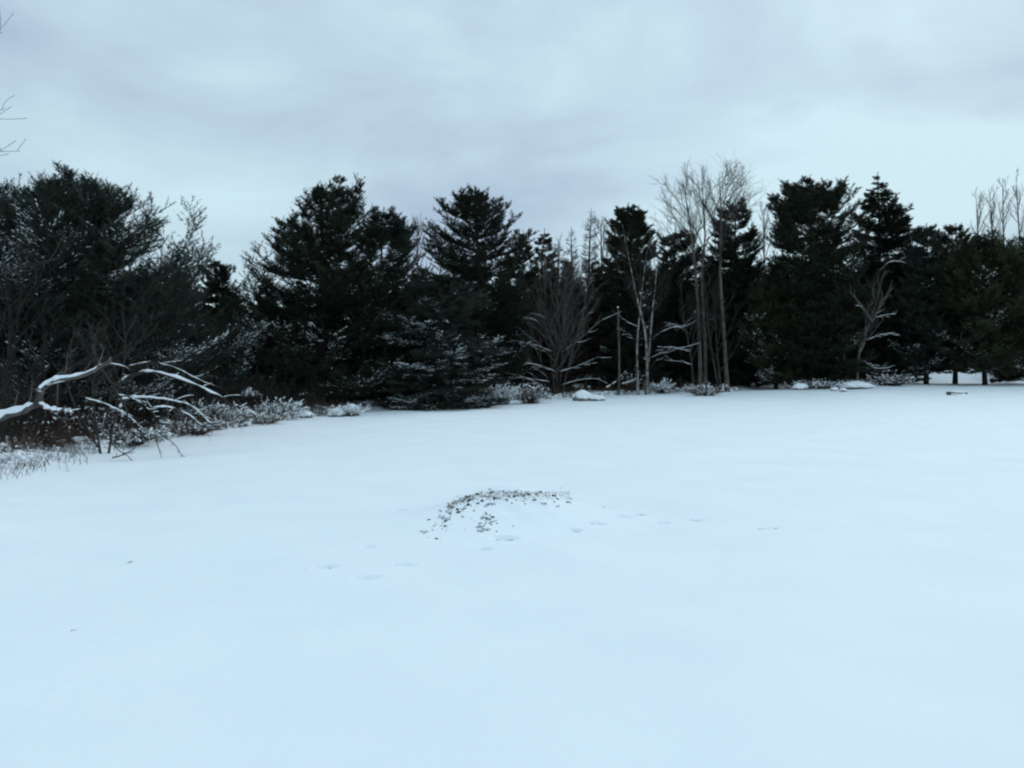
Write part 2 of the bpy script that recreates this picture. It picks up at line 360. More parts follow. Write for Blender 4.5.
    # needles all along the fine shoots
    if nn:
        for C, m_, a0 in ((B3, nn, .05), (B2, int(nn * 1.2), .35)):
            n = len(C); wl = np.linalg.norm(C[:, -1] - C[:, 0], axis=1) + .05; wl = np.cumsum(wl) / wl.sum(); ci = np.searchsorted(wl, (np.arange(n * m_) + .5) / (n * m_)).clip(0, n - 1); t = a0 + (1 - a0) * r.random((n * m_, 1)); P, T = interp(C[ci], t)
            NE.append(needles(r, P.reshape(-1, 3), T.reshape(-1, 3), nl, nw * 1.32, .75 if style != 'larch' else .5))
        tp, TT = interp(lean[None], np.linspace(.93, 1, 60)[None]); NE.append(needles(r, tp[0], TT[0], nl, nw, .7))
    # snow lying on the boughs in patches
    SN = []
    if snow > 0:
        # each bough carries its own load: some boughs hold a streak of snow, most hold little
        nbh = len(Ln); tip = B1[:, -1]; load = .30 * wob(tip[:, 0] * .7 + bx, tip[:, 1] * .7, tip[:, 2] * .9, seed) + r.normal(size=nbh) * .35
        load += -.9 * np.clip(tip[:, 2] / H / snowh - .45, 0, 1)
        C_ = np.concatenate([B3, B2[:, [0, 2, 4]]]); cb = np.concatenate([bid.repeat(n3), bid]); m_ = 3
        P, T = interp(C_, .1 + .9 * r.random((len(C_), m_))); P = P.reshape(-1, 3); T = T.reshape(-1, 3); cb = cb.repeat(m_)
        q = np.linalg.norm(P - B1[cb, 0], axis=1) / np.maximum(Ln[cb], .3)
        pn = load[cb] + .35 * np.clip(q, 0, 1) + .18 * wob(P[:, 0] * 4.1, P[:, 1] * 4.1, P[:, 2] * 2, seed + 1) + r.normal(size=len(P)) * .10
        keep = (pn > np.quantile(pn, 1 - min(snow * .8, .95))) & (np.abs(T[:, 2]) < .8); P, T = P[keep], T[keep]; n = len(P)
        sz = (.014 + .026 * r.random(n) ** 1.6) * (Y / 50) ** .6
        SN.append(lumps(r, P + [0, 0, .04], T, sz * 3.4, sz * 1.1, sz * .6, .22, OCT, OCTF))
    root = thing(name, label, cat, (bx, Y, bz), group)
    build('trunk', TR, M[mats[1]], root); build('crown', NE, M[mats[0]], root, smooth=False)
    if SN: build('snow_clumps', SN, M['clump'], root)
    return root
def copy_tree(src, x, y, scale, rz, label=None, group=None, parts=None):
    z = gz(x, y) - .05; o = src.copy(); link(o); o.location = (x, y, z); o.rotation_euler = (0, 0, rz); o.scale = (scale,) * 3
    if label: o['label'] = label
    if group: o['group'] = group
    elif 'group' in o: del o['group']
    for ch in list(src.children):
        if parts and ch.name.split('.')[0] not in parts: continue
        c = ch.copy(); link(c); c.parent = o
    return o

# --- the left group, close by
make_conifer('white_pine', 'snow-dusted pine at the left whose long boughs reach out against the sky', 'pine tree', 66, 27, None,
    ((176, 58, 66), (188, 30, 104), (205, 2, 150), (222, -30, 202), (240, -40, 212), (262, -50, 206), (290, -60, 208), (330, -70, 215), (380, -60, 210), (430, -40, 190)),
    mats=('pine_blue', 'bark'), hb=.9, seed=11, whorl=.36, nb=7, n2=19, n3=6, nn=16, nl=.125, nw=.015, snowh=.75, snow=.2, leaders=((34, 176, .72), (63, 166, .8), (80, 176, .75), (110, 190, .7), (20, 190, .66)), elev=(-.1, .55))
make_conifer('pine_tree', 'dark pine cut off by the left edge of the picture', 'pine tree', -22, 29, None,
    ((168, -24, -18), (185, -60, 14), (215, -90, 35), (280, -120, 50), (350, -120, 60), (430, -110, 50)), mats=('pine', 'bark'), hb=.6, seed=12, nl=.14, nw=.02, snow=.05, nn=11)
make_conifer('small_pine', 'round-topped small pine standing in the gap left of the large pine', 'pine tree', 215, 50, None,
    ((260, 208, 220), (270, 196, 232), (285, 190, 238), (310, 185, 245), (350, 175, 255), (400, 180, 255)), seed=13, hb=.8, nl=.2, nw=.03, snow=.02, nn=10)
make_conifer('young_pine', 'low snowy pine between the far left pine and the large pine', 'pine tree', 172, 36, None,
    ((278, 160, 180), (295, 140, 215), (320, 120, 240), (350, 110, 252), (390, 110, 250), (418, 130, 235)), seed=14, mats=('pine_blue', 'bark'), hb=.5, nl=.14, nw=.02, snow=.16, nn=11, elev=(-.1, .5))
make_conifer('young_pine', 'dark low pine behind the arching snowy saplings', 'pine tree', 112, 31, None,
    ((300, 100, 120), (330, 60, 160), (370, 40, 180), (415, 45, 185)), seed=15, mats=('spruce', 'bark'), hb=.4, nl=.14, nw=.022, snow=.05, nn=11)
make_conifer('young_pine', 'dark low evergreen under the snow-dusted pine at the left edge', 'evergreen', 30, 27, None,
    ((310, 20, 40), (350, -30, 90), (400, -50, 110), (430, -40, 100)), seed=16, mats=('spruce', 'bark'), hb=.4, nl=.13, nw=.02, snow=.03, nn=11)
# --- the large pine and its neighbours
make_conifer('white_pine', 'largest pine, broad and dark with three leaders, left of centre', 'pine tree', 320, 47, None,
    ((181, 334, 342), (200, 305, 366), (218, 290, 372), (235, 280, 384), (255, 262, 392), (275, 248, 396), (300, 240, 404), (330, 226, 418), (360, 222, 430), (385, 235, 425)),
    mats=('pine', 'bark'), hb=1.5, seed=21, whorl=.42, nb=7, n2=15, n3=5, nn=12, nl=.17, nw=.027, snow=.13, leaders=((319, 186, .82), (343, 180, .85), (358, 181, .8), (277, 219, .62), (294, 214, .7)), snowh=.75)
make_conifer('white_pine', 'snow-flecked pine pressed against the right side of the largest pine', 'pine tree', 385, 50, None,
    ((208, 378, 392), (222, 360, 408), (245, 350, 418), (275, 345, 428), (320, 345, 432), (380, 350, 436)), mats=('pine_blue', 'bark'), hb=1.2, seed=22, nn=12, nl=.17, nw=.026, snow=.2, n2=13, n3=5,
    leaders=((375, 210, .85), (402, 220, .8), (411, 228, .78)))
make_conifer('spruce', 'low frosted evergreen with drooping snowy boughs right of the largest pine', 'spruce', 440, 46, None,
    ((270, 436, 446), (285, 405, 478), (305, 390, 492), (335, 378, 498), (365, 372, 505), (398, 385, 500)), style='spruce', mats=('pine_blue', 'bark'), hb=.5, seed=23, nn=11, nl=.15, nw=.026, snow=.24, n2=14, n3=5, nb=7, whorl=.4)
make_conifer('white_pine', 'tall dome-topped pine with sky showing through, centre left', 'pine tree', 474, 58, None,
    ((186, 464, 484), (196, 446, 500), (208, 434, 512), (225, 422, 524), (245, 418, 532), (280, 414, 536), (330, 425, 528), (370, 430, 528)), mats=('pine', 'bark'), hb=1.6, seed=24, nn=12, nl=.2, nw=.032, snow=.05, n2=13, n3=5,
    leaders=((462, 190, .8), (484, 191, .82), (430, 228, .7)))
make_conifer('pine_tree', 'narrow pointed pine just right of the dome-topped pine', 'pine tree', 519, 68, None,
    ((230, 517, 521), (245, 508, 530), (270, 504, 536), (340, 500, 540)), seed=25, hb=1, nl=.2, nw=.035, nn=10, snow=.02)
make_conifer('small_pine', 'small pointed evergreen top beside the rusty larch', 'evergreen', 545, 78, None,
    ((230, 543, 547), (240, 537, 553), (262, 530, 560), (320, 525, 566)), style='spruce', seed=26, hb=1, nl=.2, nw=.035, nn=10, mats=('spruce', 'bark'))
make_conifer('pine_tree', 'dark pine rising behind the white birch', 'pine tree', 628, 64, None,
    ((203, 625, 632), (215, 612, 645), (232, 604, 654), (255, 600, 660), (300, 596, 664), (370, 600, 665)), seed=27, hb=1, nl=.2, nw=.034, nn=11, snow=.02, n2=13, n3=5, leaders=((618, 212, .85), (641, 213, .84)))
make_conifer('pine_tree', 'low dark pine between the birch and the clump of tall bare trees', 'pine tree', 676, 70, None,
    ((226, 670, 682), (240, 655, 700), (270, 648, 710), (370, 645, 715)), seed=28, hb=.8, nl=.2, nw=.036, nn=10, snow=.01)
make_conifer('pine_tree', 'pine behind the tall bare trees, its top among their twigs', 'pine tree', 736, 67, None,
    ((197, 731, 740), (210, 718, 748), (228, 712, 754), (255, 705, 762), (310, 700, 775), (375, 705, 780)), seed=29, hb=1, nl=.2, nw=.034, nn=11, n2=13, n3=5, snow=.02)
make_conifer('young_pine', 'low dark evergreen with one bright snow patch on its bough', 'evergreen', 776, 63, None,
    ((262, 770, 784), (290, 750, 810), (330, 742, 822), (375, 750, 815)), seed=30, hb=1.0, nl=.19, nw=.034, nn=11, n2=12, snow=.09, mats=('pine_olive', 'bark'))
make_conifer('white_pine', 'broad flat-topped dark pine right of centre', 'pine tree', 812, 62, None,
    ((180, 796, 828), (188, 778, 850), (198, 768, 860), (215, 766, 866), (240, 770, 866), (290, 768, 868), (375, 775, 868)), seed=31, hb=1.4, nl=.2, nw=.034, nn=12, n2=14, n3=5, nb=7, snow=.02, depth=.55,
    leaders=((808, 177, .8), (828, 181, .82), (783, 190, .75), (842, 183, .78), (770, 199, .7)), elev=(-.1, .58))
make_conifer('fir_tree', 'tall fir with a sharp spire top, right of the flat-topped pine', 'fir tree', 878, 69, None,
    ((172, 877, 879), (186, 871, 886), (198, 862, 897), (214, 856, 910), (234, 850, 921), (270, 845, 926), (330, 842, 930), (375, 848, 925)), style='spruce', mats=('spruce', 'bark'), hb=1, seed=32, nn=12, nl=.18, nw=.034, n2=14, n3=5, nb=7,
    whorl=.4, snow=.02, depth=.6, elev=(-.05, .75))
make_conifer('pine_tree', 'blue-grey leaning pine just right of the sharp fir', 'pine tree', 926, 66, None,
    ((224, 930, 934), (236, 912, 938), (260, 900, 944), (310, 895, 955), (375, 900, 955)), mats=('pine_blue', 'bark'), seed=33, hb=1.3, elev=(.02, .8), nl=.19, nw=.034, nn=11, n2=13, snow=.07)
make_conifer('pine_tree', 'olive-green pine with a rounded top, second from the right edge', 'pine tree', 955, 68, None,
    ((224, 950, 960), (236, 936, 968), (258, 930, 980), (310, 925, 990), (368, 930, 985)), mats=('pine_olive', 'bark'), seed=34, hb=1.5, elev=(.02, .8), nl=.19, nw=.034, nn=11, n2=13, snow=.02)
make_conifer('white_pine', 'wide olive-green pine on a bare dark trunk by the right edge', 'pine tree', 985, 64, None,
    ((234, 975, 1000), (246, 950, 1024), (275, 940, 1034), (320, 930, 1044), (355, 935, 1050)), mats=('pine_olive', 'bark'), seed=35, hb=1.6, elev=(.0, .8), nl=.19, nw=.034, nn=12, n2=14, n3=5, nb=7, snow=.04)
make_conifer('pine_tree', 'dark pine cut off by the right edge of the picture', 'pine tree', 1035, 67, None,
    ((232, 1030, 1040), (250, 1005, 1070), (300, 995, 1080), (370, 1000, 1080)), mats=('pine', 'bark'), seed=36, hb=1, nl=.19, nw=.034, nn=11, snow=.05)
# --- larches without needles
for (px, Y, top, wl, wr, lab, sd) in ((592, 86, 207, 14, 13, 'tall pale leafless larch rising above the centre trees', 41), (571, 80, 226, 13, 12, 'shorter leafless larch left of the pale one', 42),
                                      (558, 66, 240, 22, 20, 'rusty brown larch behind the many-stemmed maple', 43), (585, 68, 255, 20, 18, 'brown larch between the many-stemmed maple and the broken snag', 44)):
    make_conifer('larch', lab, 'larch', px, Y, None, ((top, px - 2, px + 2), (top + 30, px - wl * .6, px + wl * .6), (top + 70, px - wl, px + wr), (370, px - wl * 1.2, px + wr * 1.2)),
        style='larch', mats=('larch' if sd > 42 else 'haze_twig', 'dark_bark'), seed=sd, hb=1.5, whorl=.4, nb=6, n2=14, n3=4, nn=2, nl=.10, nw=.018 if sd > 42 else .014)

for (px, Y, top, lab, sd) in ((606, 72, 268, 'brown leafless larch tight against the pine behind the birch', 45), (664, 73, 258, 'brown leafless larch between the birch and the tall bare clump', 46),
                              (758, 73, 256, 'brown leafless larch in the notch left of the flat-topped pine', 47), (538, 71, 272, 'brown leafless larch left of the many-stemmed maple', 48),
                              (902, 76, 250, 'brown leafless larch in the notch right of the sharp fir', 49)):
    make_conifer('larch', lab, 'larch', px, Y, None, ((top, px - 2, px + 2), (top + 25, px - 10, px + 10), (top + 60, px - 18, px + 18), (372, px - 22, px + 22)),
        style='larch', mats=('larch', 'dark_bark'), seed=sd, hb=1.0, whorl=.36, nb=6, n2=14, n3=4, nn=3, nl=.10, nw=.02)
# --- the woods behind: copies of four kinds
protos = []
for q, (sty, mt, rad_) in enumerate((('pine', 'pine', 3.0), ('spruce', 'spruce', 2.3), ('pine', 'pine_olive', 3.2))):
    Y0 = 92.0; k0 = Y0 / F; px0 = (480, 700, 820)[q]; top = (248, 252, 250)[q]; w_ = rad_ / k0
    protos.append(make_conifer('forest_evergreen', 'dark evergreen crowded in the woods behind the front row of trees', 'evergreen', px0, Y0, None,
        ((top, px0 - 2, px0 + 2), (top + 30, px0 - w_ * .55, px0 + w_ * .5), (top + 70, px0 - w_ * .9, px0 + w_), (380, px0 - w_ * 1.1, px0 + w_)),
        style=sty, mats=(mt, 'bark'), seed=50 + q, hb=.5, nn=9, nl=.24, nw=.05, n2=11, group='evergreens in the woods behind'))
r = np.random.default_rng(99)
def filler(px, Y, sc):
    q = int(r.integers(0, 3)); copy_tree(protos[q], (px - 512) / F * Y, Y, sc, r.random() * 6.28, group='evergreens in the woods behind')
for px in range(-10, 1060, 34):           # a low dark rank close behind the front trees
    e = float(edge_y((px - 512) / F)); Y = max(e + 9, 40) + r.random() * 3
    if px > 860: Y += 12
    filler(px + r.normal() * 6, Y, Y / F * (118 + 22 * r.random()) / 16.0)
for px in range(0, 1050, 42):
    Y = 95 + r.random() * 8; filler(px + r.normal() * 6, Y, (.60 if 225 < px < 262 else 1.0 if 520 < px < 620 else .88) + .1 * r.random())
for px in range(-10, 1060, 48):
    Y = 112 + r.random() * 10; filler(px + r.normal() * 6, Y, (.7 if 225 < px < 262 else 1.12 if 520 < px < 620 else 1.0) + .12 * r.random())

for px, Y, top in ((415, 78, 262), (428, 80, 256), (534, 84, 262), (552, 86, 256), (568, 90, 250), (580, 83, 262), (596, 86, 250), (608, 92, 246), (662, 84, 250), (690, 86, 252), (764, 86, 262), (776, 92, 256), (884, 90, 236), (868, 92, 244), (905, 88, 244), (842, 90, 250)):
    filler(px, Y, (HOR - top + 6) / F * Y / 16.2)
# ------------------------------------------------------------------ bare trees
def snow_on(r, C, R, minr=.008, flatness=.75, thick=.6, amount=.8):
    """a ridge of snow along the upper side of the limbs that lie flat enough"""
    D = norm(C[:, -1] - C[:, 0]); keep = (np.abs(D[:, 2]) < flatness) & (R[:, 0] > minr) & (r.random(len(C)) < amount); C, R = C[keep], R[keep]
    if len(C) == 0: return np.zeros((0, 3)), np.zeros((0, 4), int)
    T = np.empty_like(C); T[:, :-1] = norm(C[:, 1:] - C[:, :-1]); T[:, -1] = T[:, -2]
    fl = np.clip(1.25 - np.abs(T[..., 2]) * 1.2, .05, 1)
    rr = (R * .55 + .006) * fl * (1 + .25 * r.normal(size=R.shape)).clip(.4, 1.5); rr[:, -1] *= .3; rr[:, 0] *= .4
    C2 = C.copy(); C2[..., 2] += R * thick + rr * .45
    return tubes(C2, rr, 6)
def make_bare(name, label, px, Y, stems, mt='grey_bark', seed=1, n1=7, n2=5, n3=4, n4=0, r0=.09, snow=.5, ang=.6, l1=.35, cat='bare tree', low=.3, thin=.006, upb=.25, group=None, extra=(), bend=.12, mb=None):
    """stems: polylines of (photo column, row) at distance Y, the first point at the foot"""
    r = np.random.default_rng(seed); k = Y / F; bx = (px - 512) * k; bz = gz(bx, Y)
    root = thing(name, label, cat, (bx, Y, bz), group); TR, SN, BR = [], [], []
    for si, st in enumerate(stems):
        pts = [((a - px) * k, (r.normal() * .25 if i else (si % 3 - 1) * .15), CAMZ + (HOR - b) * k - bz) for i, (a, b) in enumerate(st)]
        pts[0] = (pts[0][0], pts[0][1], -.15)
        C = catmull(pts, 12)[None]; H = C[0, -1, 2]; ln = np.linalg.norm(C[0, -1] - C[0, 0])
        rs = r0 * (ln / 8) ** .7; R = (rs * (1 - np.linspace(0, 1, 12)) ** .8 + thin * 1.3)[None]; R[:, 0] *= 1.3
        TR.append(tubes(C, R, 8)); SN.append(snow_on(r, C, R, flatness=.8))
        la = ln * l1 * (1.1 - .75 * np.linspace(0, 1, n1))[None] * (.7 + .5 * r.random((1, n1)))
        B1, t1 = spawn(r, C, n1, low, .97, ang, .12, upb, la, 8, bend, .05); R1 = (rs * .45 * (1 - t1[:, None]) + thin * 1.3) * (1 - .8 * np.linspace(0, 1, 8))[None] + thin * .6
        lb = la.reshape(-1, 1) * .5 * (1.05 - .5 * np.linspace(0, 1, n2))[None] * (.6 + .7 * r.random((n1, n2)))
        B2, t2 = spawn(r, B1, n2, .2, 1, .55, .15, upb * .8, lb, 6, bend, .05); R2 = np.linspace(thin * 1.4, thin * .6, 6)[None].repeat(len(B2), 0)
        lc = lb.reshape(-1, 1) * .55 * (.6 + .7 * r.random((len(B2), n3)))
        B3, t3 = spawn(r, B2, n3, .2, 1, .55, .2, upb * .6, lc, 4, bend * .7, .05); R3 = np.linspace(thin * .9, thin * .4, 4)[None].repeat(len(B3), 0)
        BR += [tubes(B1, R1, 6), tubes(B2, R2, 4), tubes(B3, R3, 3)]
        if n4:
            ld = lc.reshape(-1, 1) * .6 * (.6 + .7 * r.random((len(B3), n4))); B4, _ = spawn(r, B3, n4, .3, 1, .5, .2, .1, ld, 3, .05, .05)
            BR.append(tubes(B4, np.linspace(thin * .7, thin * .35, 3)[None].repeat(len(B4), 0), 3))
        SN += [snow_on(r, B1, R1, .004, .75, amount=snow), snow_on(r, B2, R2, .003, .6, amount=snow * .6)]
    for (st, rr) in extra:                # limbs seen one by one in the photo
        dys = [-.3 - .25 * i for i in range(len(st))]; pts = [((a - 512) * (k + dy / F) - bx, dy, CAMZ + (HOR - b) * (k + dy / F) - bz) for dy, (a, b) in zip(dys, st)]
        C = catmull(pts, 10)[None]; R = np.linspace(rr, rr * .3, 10)[None]
        BR.append(tubes(C, R, 6)); SN.append(snow_on(r, C, R, 0, .97, .7, 1 if snow else 0))
        lb = np.linalg.norm(C[0, -1] - C[0, 0]) * .35 * (.5 + .7 * r.random((1, 7)))
        B2, _ = spawn(r, C, 7, .15, 1, .6, .2, .1, lb, 6, .1, .05); R2 = np.linspace(rr * .35, .004, 6)[None].repeat(7, 0)
        BR.append(tubes(B2, R2, 4)); SN.append(snow_on(r, B2, R2, 0, .8, .7, .8 if snow else 0))
    build('trunk', TR, M[mt], root); build('branches', BR, M[mb or mt], root)
    if sum(len(a) for a, _ in SN): build('snow_clumps', SN, M['clump'], root)
    return root

make_bare('maple_tree', 'many-stemmed bare maple with snow-lined low limbs at the centre', 557, 59,
    [[(555, 398), (550, 350), (545, 300), (541, 250)], [(557, 398), (556, 340), (556, 290), (560, 245)], [(559, 398), (563, 345), (566, 300), (572, 262)], [(561, 398), (572, 350), (583, 310), (590, 275)],
     [(553, 398), (540, 360), (528, 320), (522, 285)]],
    'dark_bark', 61, 12, 6, 5, 0, .07, .5, .7, .34, low=.12, thin=.009, mb='grey_bark',
    extra=((((562, 352), (575, 343), (590, 330), (604, 318)), .07), (((556, 372), (540, 366), (522, 362)), .05), (((553, 360), (540, 345), (520, 330)), .045), (((553, 345), (538, 322), (516, 316)), .04),
           (((552, 392), (530, 380), (503, 372)), .06), (((550, 382), (520, 378), (490, 378)), .045), (((560, 372), (578, 366), (598, 357)), .045), (((548, 378), (535, 366), (527, 352)), .04), (((560, 350), (572, 330), (580, 312)), .035), (((556, 340), (552, 322), (538, 302)), .035), (((562, 385), (580, 380), (600, 378)), .04), (((552, 352), (535, 345), (510, 340)), .035), (((554, 335), (545, 318), (525, 312)), .03)))
make_bare('birch_tree', 'white-barked birch with a forked crooked trunk', 646, 60,
    [[(647, 390), (646, 350), (643, 325), (636, 295), (628, 255), (622, 225)], [(638, 388), (637, 350), (640, 310), (645, 270), (648, 245)], [(646, 345), (652, 320), (655, 290), (657, 262)]],
    'birch', 62, 9, 5, 4, 0, .07, .25, .6, .3, low=.3, thin=.008, mb='dark_bark',
    extra=((((649, 342), (660, 333), (674, 327), (688, 326)), .04), (((640, 345), (630, 335), (622, 330)), .04), (((640, 328), (628, 322), (616, 312)), .03), (((650, 358), (668, 351), (690, 346)), .03), (((646, 372), (655, 362), (660, 352)), .03)))
def snag():
    Y = 60; k = Y / F; px = 618.5; bx = (px - 512) * k; bz = gz(bx, Y); h = CAMZ + (HOR - 308) * k - bz
    rr = np.random.default_rng(5); t = np.linspace(0, 1, 10); C = np.stack([.06 * np.sin(t * 4), 0 * t, -.1 + t * (h + .1)], -1)[None]; R = (.10 - .035 * t)[None]; R[0, -1] = .03
    root = thing('broken_snag', 'thin broken-off dead trunk left of the birch, snow on its tip', 'dead tree', (bx, Y, bz))
    v, f = tubes(C, R, 9); v[-9:, 2] += rr.random(9) * .22
    B, _ = spawn(rr, C, 6, .35, .95, 1.2, .2, .1, np.full((1, 6), .35), 4, 0, .05)
    build('trunk', [(v, f), tubes(B, np.linspace(.018, .005, 4)[None].repeat(6, 0), 4)], M['grey_bark'], root)
    build('snow_cap', [lumps(rr, np.array([[0, 0, h + .06], [.03, 0, h - .28]]) + C[0, -1] * [1, 1, 0], np.array([[1, 0, 0], [0, 0, 1.]]), np.array([.07, .04]), np.array([.06, .04]), np.array([.07, .06]), .1)], M['clump'], root)
snag()
T1 = make_bare('bare_tree', 'tall straight bare tree, rightmost stem of the clump with a wide twiggy head', 724, 61,
    [[(727, 392), (725, 340), (722, 270), (720, 225), (719, 173)]], 'grey_bark', 63, 16, 7, 5, 2, .10, .1, .75, .30, low=.5, thin=.010, mb='dark_bark', upb=.12, extra=())
make_bare('bare_tree', 'pale bare tree in the clump whose twigs spread to the left above the pines', 698, 61.5,
    [[(700, 394), (699, 340), (696, 280), (690, 235), (684, 181)]], 'grey_bark', 64, 16, 7, 5, 2, .095, .1, .75, .30, low=.5, thin=.010, mb='dark_bark', upb=.12)
make_bare('bare_tree', 'second pale stem of the clump, forking high', 704, 62.5,
    [[(705, 394), (704, 340), (702, 280), (706, 230), (700, 178)]], 'grey_bark', 65, 13, 6, 5, 1, .09, .1, .7, .24, low=.5, thin=.009, mb='dark_bark', upb=.15)
make_bare('bare_tree', 'thin leaning bare tree low in the middle of the clump', 717, 60.5,
    [[(719, 392), (712, 350), (706, 310), (702, 265)]], 'dark_bark', 66, 10, 5, 4, 0, .08, .25, .6, .3, low=.3, thin=.009)
make_bare('bare_tree', 'small twiggy bare tree on the left of the tall clump, limbs lined with snow', 692, 60,
    [[(694, 392), (690, 355), (684, 320), (680, 280)], [(722, 392), (716, 360), (716, 320), (712, 280)]], 'dark_bark', 67, 10, 5, 4, 0, .07, .5, .8, .36, low=.2, thin=.009,
    extra=((((690, 352), (676, 348), (662, 347)), .03), (((690, 335), (678, 326), (664, 322)), .03), (((692, 365), (682, 362), (664, 360)), .03)))
make_bare('small_tree', 'snow-plastered crooked bare tree in front of the fir', 862, 60,
    [[(856, 386), (862, 350), (870, 325), (878, 300), (884, 272)]], 'grey_bark', 68, 9, 5, 4, 0, .09, 1.0, .8, .34, low=.2, thin=.010,
    extra=((((871, 320), (862, 306), (850, 292)), .09), (((872, 322), (880, 305), (892, 288)), .10), (((874, 318), (886, 315), (896, 314)), .04), (((868, 340), (880, 335), (894, 333)), .04),
           (((880, 270), (890, 262), (902, 261)), .04), (((862, 360), (875, 368), (888, 368)), .04), (((846, 350), (856, 342), (862, 332)), .035)))
make_bare('small_tree', 'slim grey sapling left of the snow-plastered tree', 843, 61.5,
    [[(845, 384), (844, 340), (840, 290), (836, 235)]], 'grey_bark', 69, 9, 4, 3, 0, .07, .2, .6, .2, low=.35, thin=.008)
for q, (px, tp, sd, lab) in enumerate(((978, 196, 71, 'leftmost of the bare saplings rising over the pines by the right edge'), (992, 188, 72, 'second bare sapling from the left over the pines by the right edge'),
                                       (1004, 178, 73, 'third bare sapling from the left over the pines by the right edge'), (1019, 176, 74, 'bare sapling over the pines nearest the right edge'))):
    make_bare('bare_sapling', lab, px, 78, [[(px + 6, 380), (px + 4, 300), (px + 1, 240), (px - 2, tp)]], 'grey_bark', sd, 14, 5, 4, 0, .075, 0, .5, .16, low=.45, thin=.011, upb=.3, group='bare saplings over the right pines')
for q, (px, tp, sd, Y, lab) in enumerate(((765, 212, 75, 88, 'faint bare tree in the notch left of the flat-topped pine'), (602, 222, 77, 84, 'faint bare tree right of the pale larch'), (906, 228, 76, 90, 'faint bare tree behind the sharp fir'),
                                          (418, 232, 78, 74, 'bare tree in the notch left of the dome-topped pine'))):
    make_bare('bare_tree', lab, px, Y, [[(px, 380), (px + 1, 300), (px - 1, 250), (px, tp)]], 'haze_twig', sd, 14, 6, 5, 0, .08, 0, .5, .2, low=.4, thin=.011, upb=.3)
# at the left edge: twigs of a tree that stands outside the frame
make_bare('bare_tree', 'bare tree at the far left, only its outer twigs reach in against the sky', -62, 14,
    [[(-60, 480), (-66, 300), (-58, 150), (-50, -60)]], 'dark_bark', 81, 10, 5, 4, 0, .10, 0, .8, .2, low=.3, thin=.005,
    extra=((((-60, 185), (-30, 165), (-8, 153), (20, 151)), .010), (((-60, 160), (-30, 135), (-16, 118), (6, 108)), .009), (((-58, 90), (-30, 60), (-15, 42), (3, 32)), .008), (((-64, 310), (-30, 290), (10, 270), (60, 258)), .02)))
make_bare('bare_shrub', 'thicket of thin brown stems leaning right before the left pines', 8, 20,
    [[(-10, 440), (-6, 380), (8, 320), (38, 268)], [(0, 440), (12, 390), (28, 340), (62, 296)], [(10, 442), (8, 380), (2, 320), (6, 262)], [(-20, 440), (-14, 370), (-12, 310), (12, 250)], [(20, 440), (38, 390), (50, 350), (86, 318)]],
    'bark', 82, 6, 4, 3, 0, .028, .05, .5, .3, low=.15, thin=.006, upb=.2, cat='shrub')
make_bare('bare_shrub', 'dark bare shrub in the tangle right of the fallen white limb', 98, 21,
    [[(104, 432), (100, 395), (98, 360), (92, 325)], [(108, 432), (116, 395), (126, 355), (128, 320)], [(100, 432), (84, 395), (70, 360), (66, 330)]],
    'dark_bark', 83, 9, 5, 4, 0, .04, .25, .7, .36, low=.15, thin=.005, upb=.1, cat='shrub')

# ------------------------------------------------------------------ fallen and arching stems at the left
def stem(name, label, cat, Y, limbs, mt, seed, snow=1.0, tw=8):
    r = np.random.default_rng(seed); k = Y / F; a0, b0 = limbs[0][0][0][:2]
    bx = (a0 - 512) * k; bz = gz(bx, Y); root = thing(name, label, cat, (bx, Y, bz)); WD, SN, TW = [], [], []
    for pts_, ra, rb, sn in limbs:
        pts = [((p[0] - a0) * k, (p[2] if len(p) > 2 else 0), CAMZ + (HOR - p[1]) * k - bz) for p in pts_]
        C = catmull(pts, 22)[None]; C += r.normal(size=C.shape) * ra * .38 * np.array([1, 1, .8]); C[0, 1:-1] = .7 * C[0, 1:-1] + .15 * (C[0, 2:] + C[0, :-2]); R = np.linspace(ra, rb, 22)[None] * (1 + .08 * r.normal(size=(1, 22)))
        WD.append(tubes(C, R, 10))
        if sn:
            T = norm(np.diff(C[0], axis=0, append=C[0, -1:] * 2 - C[0, -2:-1])); fl = np.clip(1.35 - np.abs(T[:, 2]) * 1.0, .25, 1) * sn
            gp = np.interp(np.arange(22), np.arange(0, 24, 2), (r.random(12) > (.13 if ra < .06 else .08)) * 1.0); rr = ((R[0] * .9 + .006) * fl * (1 + .3 * r.normal(size=22)).clip(.45, 1.5) * (.12 + .88 * gp))[None]; rr[:, [0, -1]] *= .4
            C2 = C.copy(); C2[..., 2] += R * .45 + .2 * rr; C2[..., 1] -= R * .35; SN.append(tubes(C2, rr, 8))
        if tw:
            ln = np.linalg.norm(C[0, -1] - C[0, 0]); B, _ = spawn(r, C, tw, .15, 1, .9, .3, .05, ln * .18 * (.4 + r.random((1, tw))), 6, .05, .07); R2 = np.linspace(rb * .5 + .003, .003, 6)[None].repeat(tw, 0)
            B3, _ = spawn(r, B, 4, .2, 1, .7, .3, .05, np.full((tw, 4), ln * .05), 4, .05, .07)
            TW += [tubes(B, R2, 5), tubes(B3, np.linspace(.004, .002, 4)[None].repeat(len(B3), 0), 3)]
            if sn: SN.append(snow_on(r, B, R2, 0, .8, .6, .7))
    build('trunk', WD, M[mt], root)
    if TW: build('twigs', TW, M[mt], root)
    if SN: build('snow_clumps', SN, M['clump'], root)
    return root
